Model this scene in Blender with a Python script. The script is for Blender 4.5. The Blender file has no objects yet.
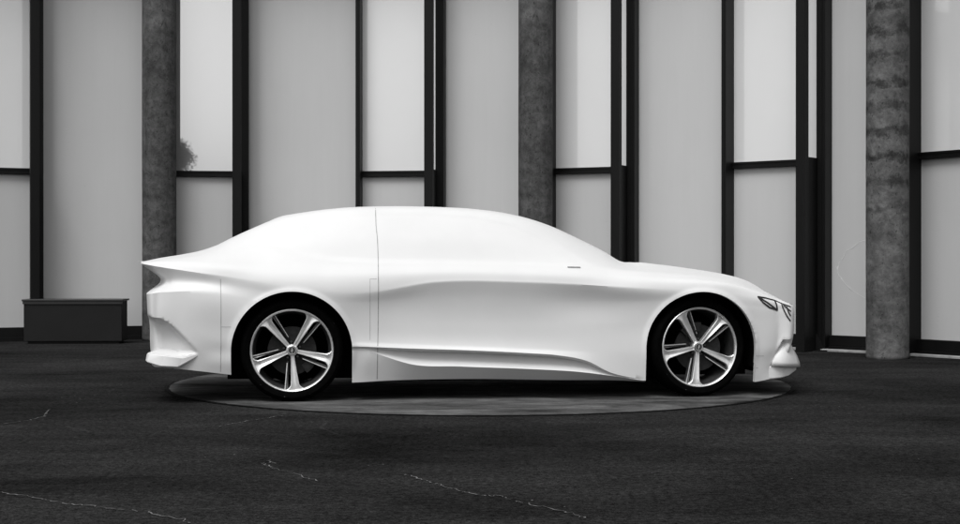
import bpy, bmesh, math, random
import numpy as np
from mathutils import Vector, Matrix
from mathutils.bvhtree import BVHTree
random.seed(7)
R = math.radians
S = bpy.context.scene
COL = S.collection

# ---------------------------------------------------------------- camera
F = 1440.0; HZ = 259.0; CX = 480.0; EYE = 1.0      # metres / pixels of the 960 px wide photo
cd = bpy.data.cameras.new('camera'); cam = bpy.data.objects.new('camera', cd); COL.objects.link(cam)
cd.sensor_width = 36.0; cd.lens = 36.0 * F / 960.0
cam.location = (0, 0, EYE)
cam.rotation_euler = (R(90) - math.atan((262 - HZ) / F), 0, 0)
cd.clip_start = 0.1; cd.clip_end = 2000
S.camera = cam

# ---------------------------------------------------------------- sky, sun, exposure
SUN_EL = 60.0; SUN_AZ = 205.0      # azimuth clockwise from +Y (camera looks along +Y): behind the camera, a bit left
w = bpy.data.worlds.new('World'); S.world = w; w.use_nodes = True
nt = w.node_tree; nt.nodes.clear()
sky = nt.nodes.new('ShaderNodeTexSky'); sky.sky_type = 'NISHITA'; sky.sun_disc = False
sky.sun_elevation = R(SUN_EL); sky.sun_rotation = R(SUN_AZ)
sky.air_density = 1.5; sky.dust_density = 3.0
bw = nt.nodes.new('ShaderNodeRGBToBW')              # black and white photograph: a grey sky
bg = nt.nodes.new('ShaderNodeBackground'); bg.inputs['Strength'].default_value = 0.12
out = nt.nodes.new('ShaderNodeOutputWorld')
nt.links.new(sky.outputs[0], bw.inputs[0]); nt.links.new(bw.outputs[0], bg.inputs[0]); nt.links.new(bg.outputs[0], out.inputs[0])
sl = bpy.data.lights.new('sun', 'SUN'); sl.energy = 1.5; sl.angle = R(28); sl.color = (1, 1, 1)
so = bpy.data.objects.new('sun', sl); COL.objects.link(so)
sd = Vector((math.sin(R(SUN_AZ)) * math.cos(R(SUN_EL)), math.cos(R(SUN_AZ)) * math.cos(R(SUN_EL)), math.sin(R(SUN_EL))))
so.rotation_euler = sd.to_track_quat('Z', 'Y').to_euler()
S.view_settings.view_transform = 'Standard'; S.view_settings.look = 'None'
S.view_settings.exposure = 0.40; S.view_settings.gamma = 1.0; S.view_settings.use_curve_mapping = False

# ---------------------------------------------------------------- materials
def mat(name, base, rough=.6, metal=0.0, spec=.5, var=0.0, scale=5.0, detail=6, stretch=(1, 1, 1), bump=0.0, bscale=60, rvar=0.0, coat=0):
    m = bpy.data.materials.new(name); m.use_nodes = True
    n = m.node_tree; p = n.nodes['Principled BSDF']
    p.inputs['Base Color'].default_value = (base, base, base, 1)
    p.inputs['Roughness'].default_value = rough; p.inputs['Metallic'].default_value = metal
    p.inputs['Specular IOR Level'].default_value = spec; p.inputs['Coat Weight'].default_value = coat
    tc = n.nodes.new('ShaderNodeTexCoord'); mp = n.nodes.new('ShaderNodeMapping')
    mp.inputs['Scale'].default_value = stretch
    n.links.new(tc.outputs['Object'], mp.inputs['Vector'])
    m['mp'] = mp.name
    nz = n.nodes.new('ShaderNodeTexNoise'); nz.inputs['Scale'].default_value = scale; nz.inputs['Detail'].default_value = detail
    nz.inputs['Roughness'].default_value = .6
    n.links.new(mp.outputs[0], nz.inputs['Vector'])
    mr = n.nodes.new('ShaderNodeMapRange'); mr.inputs['From Min'].default_value = .3; mr.inputs['From Max'].default_value = .7
    mr.inputs['To Min'].default_value = base * (1 - var); mr.inputs['To Max'].default_value = base * (1 + var)
    n.links.new(nz.outputs['Fac'], mr.inputs['Value']); n.links.new(mr.outputs[0], p.inputs['Base Color'])
    if rvar:
        r2 = n.nodes.new('ShaderNodeMapRange'); r2.inputs['From Min'].default_value = .3; r2.inputs['From Max'].default_value = .7
        r2.inputs['To Min'].default_value = rough - rvar; r2.inputs['To Max'].default_value = rough + rvar
        n.links.new(nz.outputs['Fac'], r2.inputs['Value']); n.links.new(r2.outputs[0], p.inputs['Roughness'])
    if bump:
        nb = n.nodes.new('ShaderNodeTexNoise'); nb.inputs['Scale'].default_value = bscale; nb.inputs['Detail'].default_value = 5
        bp = n.nodes.new('ShaderNodeBump'); bp.inputs['Strength'].default_value = bump; bp.inputs['Distance'].default_value = .01
        n.links.new(mp.outputs[0], nb.inputs['Vector']); n.links.new(nb.outputs['Fac'], bp.inputs['Height']); n.links.new(bp.outputs[0], p.inputs['Normal'])
    return m

def nodes_of(m): return m.node_tree, m.node_tree.nodes, m.node_tree.nodes['Principled BSDF']
def math_node(n, op, a, b=None, clamp=False):
    k = n.nodes.new('ShaderNodeMath'); k.operation = op; k.use_clamp = clamp
    for i, x in enumerate((a, b)):
        if x is None: continue
        if isinstance(x, (int, float)): k.inputs[i].default_value = x
        else: n.links.new(x, k.inputs[i])
    return k.outputs[0]
def noise(n, vec, scale, detail=4, rough=.6, dist=0):
    k = n.nodes.new('ShaderNodeTexNoise'); k.inputs['Scale'].default_value = scale; k.inputs['Detail'].default_value = detail
    k.inputs['Roughness'].default_value = rough; k.inputs['Distortion'].default_value = dist
    n.links.new(vec, k.inputs['Vector']); return k.outputs['Fac']
def rng(n, v, a, b, c, d):
    k = n.nodes.new('ShaderNodeMapRange'); n.links.new(v, k.inputs['Value'])
    for nm, x in zip(('From Min', 'From Max', 'To Min', 'To Max'), (a, b, c, d)): k.inputs[nm].default_value = x
    return k.outputs[0]
def mapping(n, scale):
    tc = n.nodes.new('ShaderNodeTexCoord'); mp = n.nodes.new('ShaderNodeMapping'); mp.inputs['Scale'].default_value = scale
    n.links.new(tc.outputs['Object'], mp.inputs['Vector']); return mp.outputs[0]

M = {}
M['white'] = mat('white_body', .68, .5, var=.025, scale=2.5, bump=.04, bscale=25, spec=.35)
def body_smudges():
    n, N, p = nodes_of(M['white'])
    v = mapping(n, (1, 1, 1))
    fine = rng(n, noise(n, v, 9, 8, .7, .6), .62, .74, 0, 1)
    streak = rng(n, noise(n, mapping(n, (1.2, 1, 14)), 2.5, 5, .65), .6, .72, 0, 1)
    mask = math_node(n, 'MULTIPLY', fine, streak)
    base = p.inputs['Base Color'].links[0].from_socket
    d = math_node(n, 'MULTIPLY', mask, .28)
    d = math_node(n, 'SUBTRACT', 1.0, d)
    n.links.new(math_node(n, 'MULTIPLY', base, d), p.inputs['Base Color'])
body_smudges()
M['seam'] = mat('seam_line', .22, .8, var=.5, scale=30)
M['black'] = mat('gloss_black', .012, .25)
M['dark'] = mat('dark_lining', .003, .95, spec=.1)
M['rubber'] = mat('tyre_rubber', .0022, .9, spec=.02, var=.3, scale=30, bump=.1)
def rubber_flecks():
    n, N, p = nodes_of(M['rubber'])
    v = mapping(n, (1, 1, 1))
    k = rng(n, noise(n, v, 55, 2, .5), .765, .79, 0, .22)
    base = p.inputs['Base Color'].links[0].from_socket
    n.links.new(math_node(n, 'ADD', base, k), p.inputs['Base Color'])
rubber_flecks()
M['alloy'] = mat('polished_alloy', .82, .36, metal=.7, var=.08, scale=20)
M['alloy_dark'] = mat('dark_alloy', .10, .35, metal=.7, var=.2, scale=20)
M['disc'] = mat('brake_steel', .02, .6, metal=.6, var=.4, scale=40)
M['frame'] = mat('dark_frame_paint', .0045, .5, var=.35, scale=3, stretch=(1, 1, .15), bump=.05, bscale=30, spec=.2)
M['panel'] = mat('frosted_panel', .56, .5, var=.03, scale=.9, stretch=(1, 1, .6), spec=.3)
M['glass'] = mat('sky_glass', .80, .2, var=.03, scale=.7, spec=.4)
M['glass_mirror'] = mat('mirror_sky_glass', .70, .05, var=.03, scale=.7, spec=.5)  # glass copy with mirror share raised so one pane shows the tree's reflection
def glass_mix(m, amount):
    n, N, p = nodes_of(m)
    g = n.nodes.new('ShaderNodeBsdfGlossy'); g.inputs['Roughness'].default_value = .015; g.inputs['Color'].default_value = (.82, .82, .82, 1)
    mx = n.nodes.new('ShaderNodeMixShader'); mx.inputs[0].default_value = amount
    o = [x for x in N if x.type == 'OUTPUT_MATERIAL'][0]
    n.links.new(p.outputs[0], mx.inputs[1]); n.links.new(g.outputs[0], mx.inputs[2]); n.links.new(mx.outputs[0], o.inputs[0])
glass_mix(M['glass'], .13); glass_mix(M['glass_mirror'], .68)
M['box'] = mat('dark_box_paint', .005, .6, spec=.3, var=.3, scale=4, bump=.05)
M['boxlid'] = mat('box_lid_paint', .018, .45, var=.3, scale=6)
M['kerb'] = mat('pale_kerb', .30, .8, var=.35, scale=8)
M['roof'] = mat('roof_concrete', .18, .85, var=.2, scale=2)
M['chalk'] = mat('crack_filler', .10, .9, var=.7, scale=9)
M['crackglass'] = mat('crack_edge', .85, .4)
M['bark'] = mat('bark', .08, .9, var=.3, scale=10)
M['leaf'] = mat('leaves', .05, .6, var=.4, scale=2)

def concrete(band):
    m = mat('banded_concrete' if band else 'column_concrete', .1, .85, spec=.2); n, N, p = nodes_of(m)
    v = mapping(n, (1, 1, 1)); vb = mapping(n, (.8, .8, 3.2) if band else (3.0, 3.0, .35))
    a = rng(n, noise(n, v, 2.2, 8, .7), .25, .75, .05 if band else .042, .185 if band else .14)
    b = rng(n, noise(n, vb, 2.6, 8, .75, .3), .35, .65, .75, 1.15)
    ring = n.nodes.new('ShaderNodeTexWave'); ring.wave_type = 'BANDS'; ring.bands_direction = 'Z'
    ring.inputs['Scale'].default_value = 1.25; ring.inputs['Distortion'].default_value = 4.5; ring.inputs['Detail'].default_value = 6
    ring.inputs['Detail Scale'].default_value = 3.5; ring.inputs['Detail Roughness'].default_value = .75
    n.links.new(v, ring.inputs['Vector'])
    c = rng(n, math_node(n, 'ADD', ring.outputs['Fac'], rng(n, noise(n, v, 5, 7, .75), .35, .65, -.25, .35)), 0, .42, .30 if band else .82, 1.0)
    if band:                                     # casting marks are strong high up and give way to mottling lower down
        sx = n.nodes.new('ShaderNodeSeparateXYZ'); n.links.new(v, sx.inputs[0])
        hz = rng(n, sx.outputs['Z'], 1.1, 2.0, .12, 1); hz.node.clamp = True
        patch = rng(n, noise(n, v, 1.7, 4, .6), .35, .55, .45, 1)
        k = math_node(n, 'MULTIPLY', hz, patch)
        c = math_node(n, 'SUBTRACT', 1.0, math_node(n, 'MULTIPLY', math_node(n, 'SUBTRACT', 1.0, c), k))
    mott = rng(n, noise(n, v, 11, 8, .8, .5), .36, .62, .55, 1.3)
    c = math_node(n, 'MULTIPLY', c, mott)
    pits = rng(n, noise(n, v, 28, 4, .6), .62, .70, 1, .25)
    x = math_node(n, 'MULTIPLY', a, b); x = math_node(n, 'MULTIPLY', x, c); x = math_node(n, 'MULTIPLY', x, pits)
    n.links.new(x, p.inputs['Base Color'])
    bp = n.nodes.new('ShaderNodeBump'); bp.inputs['Strength'].default_value = .4; bp.inputs['Distance'].default_value = .01
    n.links.new(noise(n, v, 40, 8, .7), bp.inputs['Height']); n.links.new(bp.outputs[0], p.inputs['Normal'])
    return m
M['concrete'] = concrete(.0)
M['concrete_banded'] = concrete(1.0)

def asphalt():
    m = mat('asphalt', .03, .75, spec=.0); n, N, p = nodes_of(m)
    v = mapping(n, (1, 1, 1)); vs = mapping(n, (.75, 1.3, 1))
    big = rng(n, noise(n, vs, .55, 6, .62, .4), .3, .7, .45, 1.5)
    mid = rng(n, noise(n, vs, 3.5, 6, .7), .3, .7, .75, 1.25)
    fin = rng(n, noise(n, v, 110, 3, .7), .3, .7, .3, 1.7)
    x = math_node(n, 'MULTIPLY', big, mid); x = math_node(n, 'MULTIPLY', x, fin)
    x = math_node(n, 'MULTIPLY', x, rng(n, noise(n, v, 32, 5, .75), .3, .7, .2, 1.8)); x = math_node(n, 'MULTIPLY', x, .020)
    vor = n.nodes.new('ShaderNodeTexVoronoi'); vor.inputs['Scale'].default_value = 9.0; n.links.new(v, vor.inputs['Vector'])
    sp = rng(n, vor.outputs['Distance'], .025, .055, .22, 0)
    gate = rng(n, noise(n, v, 1.3, 3, .5), .55, .62, 0, 1)
    x = math_node(n, 'ADD', x, math_node(n, 'MULTIPLY', sp, gate))
    # a web of hairline cracks, paler than the tar
    vc = n.nodes.new('ShaderNodeTexVoronoi'); vc.feature = 'DISTANCE_TO_EDGE'; vc.inputs['Scale'].default_value = .42
    dn = n.nodes.new('ShaderNodeTexNoise'); dn.inputs['Scale'].default_value = 1.6; dn.inputs['Detail'].default_value = 6; n.links.new(v, dn.inputs['Vector'])
    va = n.nodes.new('ShaderNodeVectorMath'); va.operation = 'MULTIPLY_ADD'; n.links.new(dn.outputs['Color'], va.inputs[0])
    va.inputs[1].default_value = (.5, .5, 0); n.links.new(v, va.inputs[2]); n.links.new(va.outputs[0], vc.inputs['Vector'])
    cr = rng(n, vc.outputs['Distance'], .001, .004, .008, 0)
    cg = rng(n, noise(n, v, .8, 3, .5), .48, .6, 0, 1)
    x = math_node(n, 'ADD', x, math_node(n, 'MULTIPLY', cr, cg))
    n.links.new(x, p.inputs['Base Color'])
    n.links.new(rng(n, noise(n, vs, 1.2, 5, .6), .3, .7, .7, .95), p.inputs['Roughness'])
    bp = n.nodes.new('ShaderNodeBump'); bp.inputs['Strength'].default_value = .5; bp.inputs['Distance'].default_value = .006
    n.links.new(noise(n, v, 90, 4, .7), bp.inputs['Height']); n.links.new(bp.outputs[0], p.inputs['Normal'])
    return m
M['asphalt'] = asphalt()
def disc_mat():
    m = mat('worn_concrete', .1, .9, spec=.04); n, N, p = nodes_of(m)
    v = mapping(n, (1, 1, 1)); vs = mapping(n, (.6, 1.5, 1))
    a = rng(n, noise(n, vs, 1.5, 8, .7, .6), .36, .68, .014, .14)
    b = rng(n, noise(n, vs, 7, 8, .75), .35, .65, .6, 1.3)
    c = rng(n, noise(n, v, 60, 4, .7), .3, .7, .8, 1.2)
    x = math_node(n, 'MULTIPLY', math_node(n, 'MULTIPLY', a, b), c)
    n.links.new(x, p.inputs['Base Color'])
    bp = n.nodes.new('ShaderNodeBump'); bp.inputs['Strength'].default_value = .3; bp.inputs['Distance'].default_value = .005
    n.links.new(noise(n, v, 50, 6, .7), bp.inputs['Height']); n.links.new(bp.outputs[0], p.inputs['Normal'])
    return m
M['discpave'] = disc_mat()
def panel_grime():
    n, N, p = nodes_of(M['panel'])
    base = p.inputs['Base Color'].links[0].from_socket
    st = rng(n, noise(n, mapping(n, (5, 5, .25)), 3, 5, .6), .3, .75, 1.01, .985)
    sp = rng(n, noise(n, mapping(n, (1, 1, 1)), 35, 3, .5), .74, .78, 1, .8)
    n.links.new(math_node(n, 'MULTIPLY', math_node(n, 'MULTIPLY', base, st), sp), p.inputs['Base Color'])
panel_grime()

# ---------------------------------------------------------------- object helpers
def tag(o, label=None, cat=None, group=None, kind=None):
    if label: o['label'] = label
    if cat: o['category'] = cat
    if group: o['group'] = group
    if kind: o['kind'] = kind
    return o
def empty(name, loc=(0, 0, 0), rz=0.0, parent=None):
    o = bpy.data.objects.new(name, None); COL.objects.link(o); o.location = loc; o.rotation_euler = (0, 0, rz)
    o.empty_display_size = .2; o.parent = parent; return o
def mesh(name, verts, faces, m, parent=None, smooth=False, angle=None, mats=None, fmat=None):
    me = bpy.data.meshes.new(name); me.from_pydata([tuple(v) for v in verts], [], [tuple(f) for f in faces])
    for x in (mats or [m]): me.materials.append(x)
    if fmat is not None: me.polygons.foreach_set('material_index', fmat)
    me.update()
    if smooth:
        me.polygons.foreach_set('use_smooth', [True] * len(me.polygons))
        if angle is not None: me.set_sharp_from_angle(angle=R(angle))
    o = bpy.data.objects.new(name, me); COL.objects.link(o); o.parent = parent
    return o
class MB:
    def __init__(s): s.v = []; s.f = []
    def add(s, vs, fs):
        b = len(s.v); s.v += [tuple(x) for x in vs]; s.f += [tuple(i + b for i in f) for f in fs]
    def box(s, x0, x1, y0, y1, z0, z1, T=None, bev=.0):
        bm = bmesh.new(); bmesh.ops.create_cube(bm, size=1)
        for v in bm.verts: v.co = Vector(((v.co.x + .5) * (x1 - x0) + x0, (v.co.y + .5) * (y1 - y0) + y0, (v.co.z + .5) * (z1 - z0) + z0))
        if bev: bmesh.ops.bevel(bm, geom=bm.edges[:], offset=bev, segments=2, affect='EDGES', profile=.5)
        bm.verts.index_update()
        vs = [(T @ v.co if T else v.co.copy()) for v in bm.verts]; fs = [[v.index for v in f.verts] for f in bm.faces]
        bm.free(); s.add(vs, fs)
    def lathe(s, prof, n=96, closed=False, T=None):    # profile (r, y): axis along y
        vs = []; fs = []; k = len(prof)
        for i in range(n):
            a = 2 * math.pi * i / n
            for r, y in prof:
                p = Vector((r * math.cos(a), y, r * math.sin(a))); vs.append(T @ p if T else p)
        for i in range(n):
            for j in range(k - (0 if closed else 1)):
                a0 = i * k + j; a1 = i * k + (j + 1) % k; b0 = ((i + 1) % n) * k + j; b1 = ((i + 1) % n) * k + (j + 1) % k
                fs.append((a0, a1, b1, b0))
        s.add(vs, fs)
    def build(s, name, m, parent=None, smooth=False, angle=40):
        return mesh(name, s.v, s.f, m, parent, smooth, angle)
def ribbon(pts, nrm, wd, lift=.0015):
    """flat strip along 3-D points lying on a surface with normals"""
    vs = []; fs = []
    for i, p in enumerate(pts):
        a = pts[max(i - 1, 0)]; b = pts[min(i + 1, len(pts) - 1)]
        t = (b - a).normalized(); sd_ = t.cross(nrm[i]).normalized()
        ww = wd[i] if isinstance(wd, list) else wd
        q = p + nrm[i] * lift
        vs += [q - sd_ * ww / 2, q + sd_ * ww / 2]
    for i in range(len(pts) - 1): fs.append((2 * i, 2 * i + 1, 2 * i + 3, 2 * i + 2))
    return vs, fs

# ================================================================ GROUND
def gpt(px, py):                      # point of the ground under a pixel of the photograph
    Y = F * EYE / (py - HZ); return Vector(((px - CX) / F * Y, Y, 0))
gv = [(-600, -600, 0), (600, -600, 0), (600, 900, 0), (-600, 900, 0)]; gf = [(0, 1, 2, 3)]; gm = [0]
def rough_line(a, n, jit):
    pts = []
    for i in range(len(a) - 1):
        for k in range(n):
            t = k / n; p = a[i].lerp(a[i + 1], t)
            pts.append(p + Vector((random.uniform(-jit, jit), random.uniform(-jit, jit) * 1.5, 0)))
    pts.append(a[-1]); return pts
cracks = [([(-60, 488), (0, 493), (28, 497), (55, 503), (100, 508), (150, 513), (185, 521), (200, 530)], .014),
          ([(262, 464), (272, 468), (290, 473), (318, 482)], .010),
          ([(405, 475), (425, 481), (450, 489), (480, 496), (500, 497), (520, 503), (560, 511), (585, 519)], .012),
          ([(6, 424), (28, 421), (44, 417), (50, 410)], .012),
          ([(218, 427), (250, 421), (283, 416)], .011),
          ([(268, 461), (276, 464)], .016)]
for pts, wd in cracks:
    P = rough_line([gpt(*q) for q in pts], 12, .012)
    wl = [wd * random.uniform(.1, .8) for _ in P]
    vs, fs = ribbon(P, [Vector((0, 0, 1))] * len(P), wl, .004)
    b = len(gv); gv += [tuple(v) for v in vs]
    for f in fs:
        if random.random() < .9: gf.append(tuple(i + b for i in f)); gm.append(1)
ground = mesh('ground', gv, gf, None, mats=[M['asphalt'], M['chalk']], fmat=gm); tag(ground, kind='structure')

# round paved disc with rings (4 mm sheets)
DC = Vector((0.0, 11.62)); DR = 2.46
JIT = [random.gauss(0, .0035) for _ in range(360)]
def annulus(r0, r1, z, n=360):
    vs = []; fs = []
    for i in range(n):
        a = 2 * math.pi * i / n
        j0 = JIT[i] if r0 > 1 else 0; j1 = JIT[(i * 7) % 360] if r1 > 2.46 else JIT[i]
        vs += [(DC.x + (r0 + j0) * math.cos(a), DC.y + (r0 + j0) * math.sin(a), z), (DC.x + (r1 + j1) * math.cos(a), DC.y + (r1 + j1) * math.sin(a), z)]
    for i in range(n):
        j = (i + 1) % n; fs.append((2 * i, 2 * i + 1, 2 * j + 1, 2 * j))
    return vs, fs
dv = []; df = []; dm = []
for r0, r1, z, mi in ((.001, 2.452, .006, 0), (2.455, 2.480, .0045, 1)):
    vs, fs = annulus(r0, r1, z); b = len(dv); dv += vs; df += [tuple(i + b for i in f) for f in fs]; dm += [mi] * len(fs)
disc = mesh('paved_disc', dv, df, None, mats=[M['discpave'], M['dark']], fmat=dm); tag(disc, kind='structure')

# ================================================================ CURVED BUILDING
WC = Vector((-2.3, 9.2)); WR = 9.0
def wall_angle(px):                    # angle round the courtyard's centre (from +Y, clockwise) seen at a pixel column
    k = (px - CX) / F; a = k * k + 1; b = -2 * (WC.x * k + WC.y); c = WC.x ** 2 + WC.y ** 2 - WR ** 2
    Y = (-b + math.sqrt(b * b - 4 * a * c)) / (2 * a); return math.atan2(k * Y - WC.x, Y - WC.y)
def wp(a, r=WR): return Vector((WC.x + r * math.sin(a), WC.y + r * math.cos(a), 0))
Cs = [wall_angle(x) for x in (42, 249, 446, 639, 832)]
As = [wall_angle(x) for x in (167, 358.5, 552, 730, 917)]
step = (Cs[-1] - Cs[0]) / 4
Cs = [Cs[0] - step * 2, Cs[0] - step] + Cs + [Cs[-1] + step, Cs[-1] + 2 * step]
As = [As[0] - step * 2, As[0] - step] + As + [As[-1] + step, As[-1] + 2 * step]
H = 5.2; ZT = 2.07; ZB = .165
bld = empty('curved_glass_building', (wp(0)))
tag(bld, 'curved glass building of tall frosted panels and dark mullions behind the car', 'building')
BI = Matrix.Translation(-Vector(bld.location))
def frameM(p, tang):                   # local: x along the wall to the right, y out of the wall (towards courtyard is -y), z up
    t = tang.normalized(); nrm = Vector((-t.y, t.x, 0))
    m = Matrix.Identity(4); m.col[0][:3] = t; m.col[1][:3] = nrm; m.col[2][:3] = (0, 0, 1); m.col[3][:3] = p
    return BI @ m
pane_frames = []
def slab(name, p, q, z0, z1, m, off=0.0, th=.03):
    L = (q - p).length; b = MB(); b.box(0, L, off, off + th, z0, z1, frameM(p, q - p)); return b.build(name, m, bld)
crackpanel = None
for i in range(len(Cs) - 1):
    c = wp(Cs[i]); a = wp(As[i]) ; c2 = wp(Cs[i + 1])
    pan = slab('frosted_panel', c, a, ZB, H, M['panel'])
    if i == 6: crackpanel = (c, a, pan)
    # A mullion (joins panel and window)
    T = frameM(a, (c2 - c)); b = MB()
    b.box(-.004, .052, -.22, .06, 0, H, T, .004); b.box(.012, .036, -.225, -.22, 0, H, T)
    b.build('mullion', M['frame'], bld)
    # window from A to C2
    wdir = (c2 - a).normalized(); a2 = a + wdir * .05; e = c2 - wdir * .10
    slab('window_pane', a2, e, ZT + .035, H, M['glass_mirror' if i == 2 else 'glass'], .0)
    slab('lower_panel', a2, e, ZB, ZT - .035, M['panel'], .002)
    pane_frames.append((a2, e))
    b = MB(); L = (e - a2).length; T2 = frameM(a2, e - a2)
    b.box(.0, L, -.05, .04, ZT - .036, ZT + .036, T2, .003); b.box(0, L, -.056, -.0502, ZT + .012, ZT + .030, T2)
    b.build('transom', M['frame'], bld)
    # C mullion at the start of the next frosted panel
    T3 = frameM(c2, wdir); b = MB()
    b.box(-.105, .0, -.17, .06, 0, H, T3, .004); b.box(-.07, -.035, -.175, -.1702, 0, H, T3)
    b.build('mullion', M['frame'], bld)
    # B free standing fin in front of it
    b = MB(); b.box(-.185, -.080, -.50, -.40, 0, H, T3, .004); b.build('fin', M['frame'], bld)
    b = MB(); b.box(-.11, -.09, -.399, -.171, 0, ZT + .03, T3); b.build('filler_plate', M['frame'], bld)
    # rail at the foot
    for p, q in ((c, a), (a2, e)):
        L = (q - p).length; b = MB(); T4 = frameM(p, q - p)
        b.box(.0, L, -.07, .05, .02, ZB + .003, T4, .004); b.box(.0, L, -.10, -.071, 0, .05, T4)
        b.build('base_rail', M['frame'], bld)
# overhanging roof ring and the solid top band
def ring_solid(name, r0, r1, z0, z1, m, parent):
    n = 90; a0 = Cs[0] - .05; a1 = Cs[-1] + .05; vs = []; fs = []
    for i in range(n + 1):
        a = a0 + (a1 - a0) * i / n
        for r, z in ((r0, z0), (r1, z0), (r1, z1), (r0, z1)):
            p = wp(a, r) - Vector(bld.location); vs.append((p.x, p.y, z))
    for i in range(n):
        for j in range(4):
            fs.append((4 * i + j, 4 * i + (j + 1) % 4, 4 * i + 4 + (j + 1) % 4, 4 * i + 4 + j))
    fs += [(0, 1, 2, 3), (4 * n + 3, 4 * n + 2, 4 * n + 1, 4 * n)]
    return mesh(name, vs, fs, m, parent)
ring_solid('roof', 8.45, 14, H + .02, H + .5, M['roof'], bld)
ring_solid('rear_wall', 9.35, 9.5, 0, H, M['dark'], bld)
# crack in the frosted panel right of the car
cp, ap, pan = crackpanel
def on_panel(px, py):
    k = (px - CX) / F; d = (ap - cp); n_ = Vector((-d.y, d.x)); Y = (cp.x * n_.x + cp.y * n_.y) / (k * n_.x + n_.y)
    return Vector((k * Y, Y, EYE - (py - HZ) / F * Y))
pn = (ap - cp).normalized(); pn = Vector((pn.y, -pn.x, 0))
b = MB()
for line in ([(868, 239), (859, 242), (852, 248), (846, 251), (843, 258), (839, 263), (838.5, 268)],
             [(836, 266), (839, 276), (845, 283), (852, 290), (860, 295), (869, 300)], [(838, 266), (838, 273), (845, 283)]):
    P = rough_line([on_panel(*q) for q in line], 4, .003); P = [p - Vector(bld.location) for p in P]
    vs, fs = ribbon(P, [pn] * len(P), [random.uniform(.002, .006) for _ in P], .003); b.add(vs, fs)
b.build('crack', M['crackglass'], pan)

# kerb at the foot of the building
def arc_strip(name, r0, r1, a0, a1, h, m):
    n = 60; vs = []; fs = []
    for i in range(n + 1):
        a = a0 + (a1 - a0) * i / n
        for r, z in ((r0, 0), (r0, h - .005), (r0 + .006, h), (r1, h), (r1, 0)):
            p = wp(a, r); vs.append((p.x, p.y, z))
    for i in range(n):
        for j in range(4): fs.append((5 * i + j, 5 * i + j + 1, 5 * i + 6 + j, 5 * i + 5 + j))
    return tag(mesh(name, vs, fs, m), kind='structure')
arc_strip('kerb', 8.80, 8.86, wall_angle(770), Cs[-1], .025, M['kerb'])

# concrete columns
def column(px, depth, wpx, label, m='concrete'):
    r = wpx / 2 * depth / F; x = (px - CX) / F * depth
    n = 64; rows = []; zs = np.concatenate([[0, .012, .03], np.linspace(.2, H - .02, 60)])
    vs = []; fs = []
    for zi, z in enumerate(zs):
        for i in range(n):
            a = 2 * math.pi * i / n
            rr = r * (1 + .004 * math.sin(3 * a + z * 2) + random.uniform(-.002, .002)) - (.008 if z < .01 else 0)
            vs.append((rr * math.cos(a), rr * math.sin(a), z))
    for zi in range(len(zs) - 1):
        for i in range(n): fs.append((zi * n + i, zi * n + (i + 1) % n, zi * n + n + (i + 1) % n, zi * n + n + i))
    o = mesh('concrete_column', vs, fs, M[m], None, True); o.location = (x, depth, 0)
    o.rotation_euler.z = px * .7
    return tag(o, label, 'column', 'round concrete columns in front of the glass wall')
column(159.3, 17.75, 33.6, 'round weathered concrete column behind the tail of the white car')
column(535.5, 17.25, 34.2, 'round concrete column rising behind the roof of the white car')
column(887.5, 14.5, 42.0, 'thick banded concrete column with pitted foot, right of the car nose', 'concrete_banded')

# dark low box at the left
bx = empty('storage_box', gpt(74.5, 344)); tag(bx, 'low dark metal box with overhanging lid at the foot of the wall', 'box')
bx.rotation_euler.z = R(3)
b = MB(); b.box(-.59, .55, .0, .34, .03, .50, None, .006); b.build('box_body', M['box'], bx)
b = MB(); b.box(-.55, .51, .03, .31, .0, .028); b.build('plinth', M['frame'], bx)
b = MB(); b.box(-.61, .57, -.02, .36, .503, .525, None, .004); b.box(-.60, .56, -.012, .002, .47, .503); b.build('lid', M['boxlid'], bx)

# steel bracket at the foot of the wall right of the car's nose
pb = gpt(820, 351); br = empty('steel_bracket', pb); tag(br, 'small dark triangular steel bracket at the foot of the mullion right of the car', 'bracket')
br.rotation_euler.z = R(-30)
b = MB()
b.add([(-.07, -.01, 0), (.07, -.01, 0), (-.03, -.01, .19), (-.07, -.01, .19), (-.07, .01, 0), (.07, .01, 0), (-.03, .01, .19), (-.07, .01, .19)],
      [(0, 1, 2, 3), (7, 6, 5, 4), (0, 4, 5, 1), (1, 5, 6, 2), (2, 6, 7, 3), (3, 7, 4, 0)])
b.build('gusset', M['frame'], br)
b = MB(); b.box(-.09, .09, -.05, .05, 0, .012); b.build('foot_plate', M['frame'], br)

# tree behind the camera that shows as a reflection in the window beside the left column
def reflected(px, py, pane, dist):
    p, q = pane; d = (q - p).normalized(); n_ = Vector((d.y, -d.x, 0))
    ray = Vector(((px - CX) / F, 1, (HZ - py) / F)); o = Vector((0, 0, EYE))
    t = (p - o).dot(n_) / ray.dot(n_); hit = o + ray * t; r = ray - 2 * ray.dot(n_) * n_
    return hit + r * (dist / Vector((r.x, r.y)).length)
pane = pane_frames[2]
tp = reflected(181.5, 145, pane, 42)
tree = empty('tree', (tp.x, tp.y, 0)); tag(tree, 'slender leafy tree far behind, seen mirrored in the window beside the left column', 'tree')
b = MB(); th = tp.z
for k in range(8):
    z0, z1 = th * .9 * k / 8, th * .9 * (k + 1) / 8; r0, r1 = .11 * (1 - k / 9), .11 * (1 - (k + 1) / 9); vs = []
    for z, r in ((z0, r0), (z1, r1)):
        for i in range(8): vs.append((r * math.cos(i * math.pi / 4) + .05 * math.sin(z), r * math.sin(i * math.pi / 4), z))
    b.add(vs, [(i, (i + 1) % 8, 8 + (i + 1) % 8, 8 + i) for i in range(8)])
b.build('trunk', M['bark'], tree)
b = MB()
clumps = []
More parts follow.
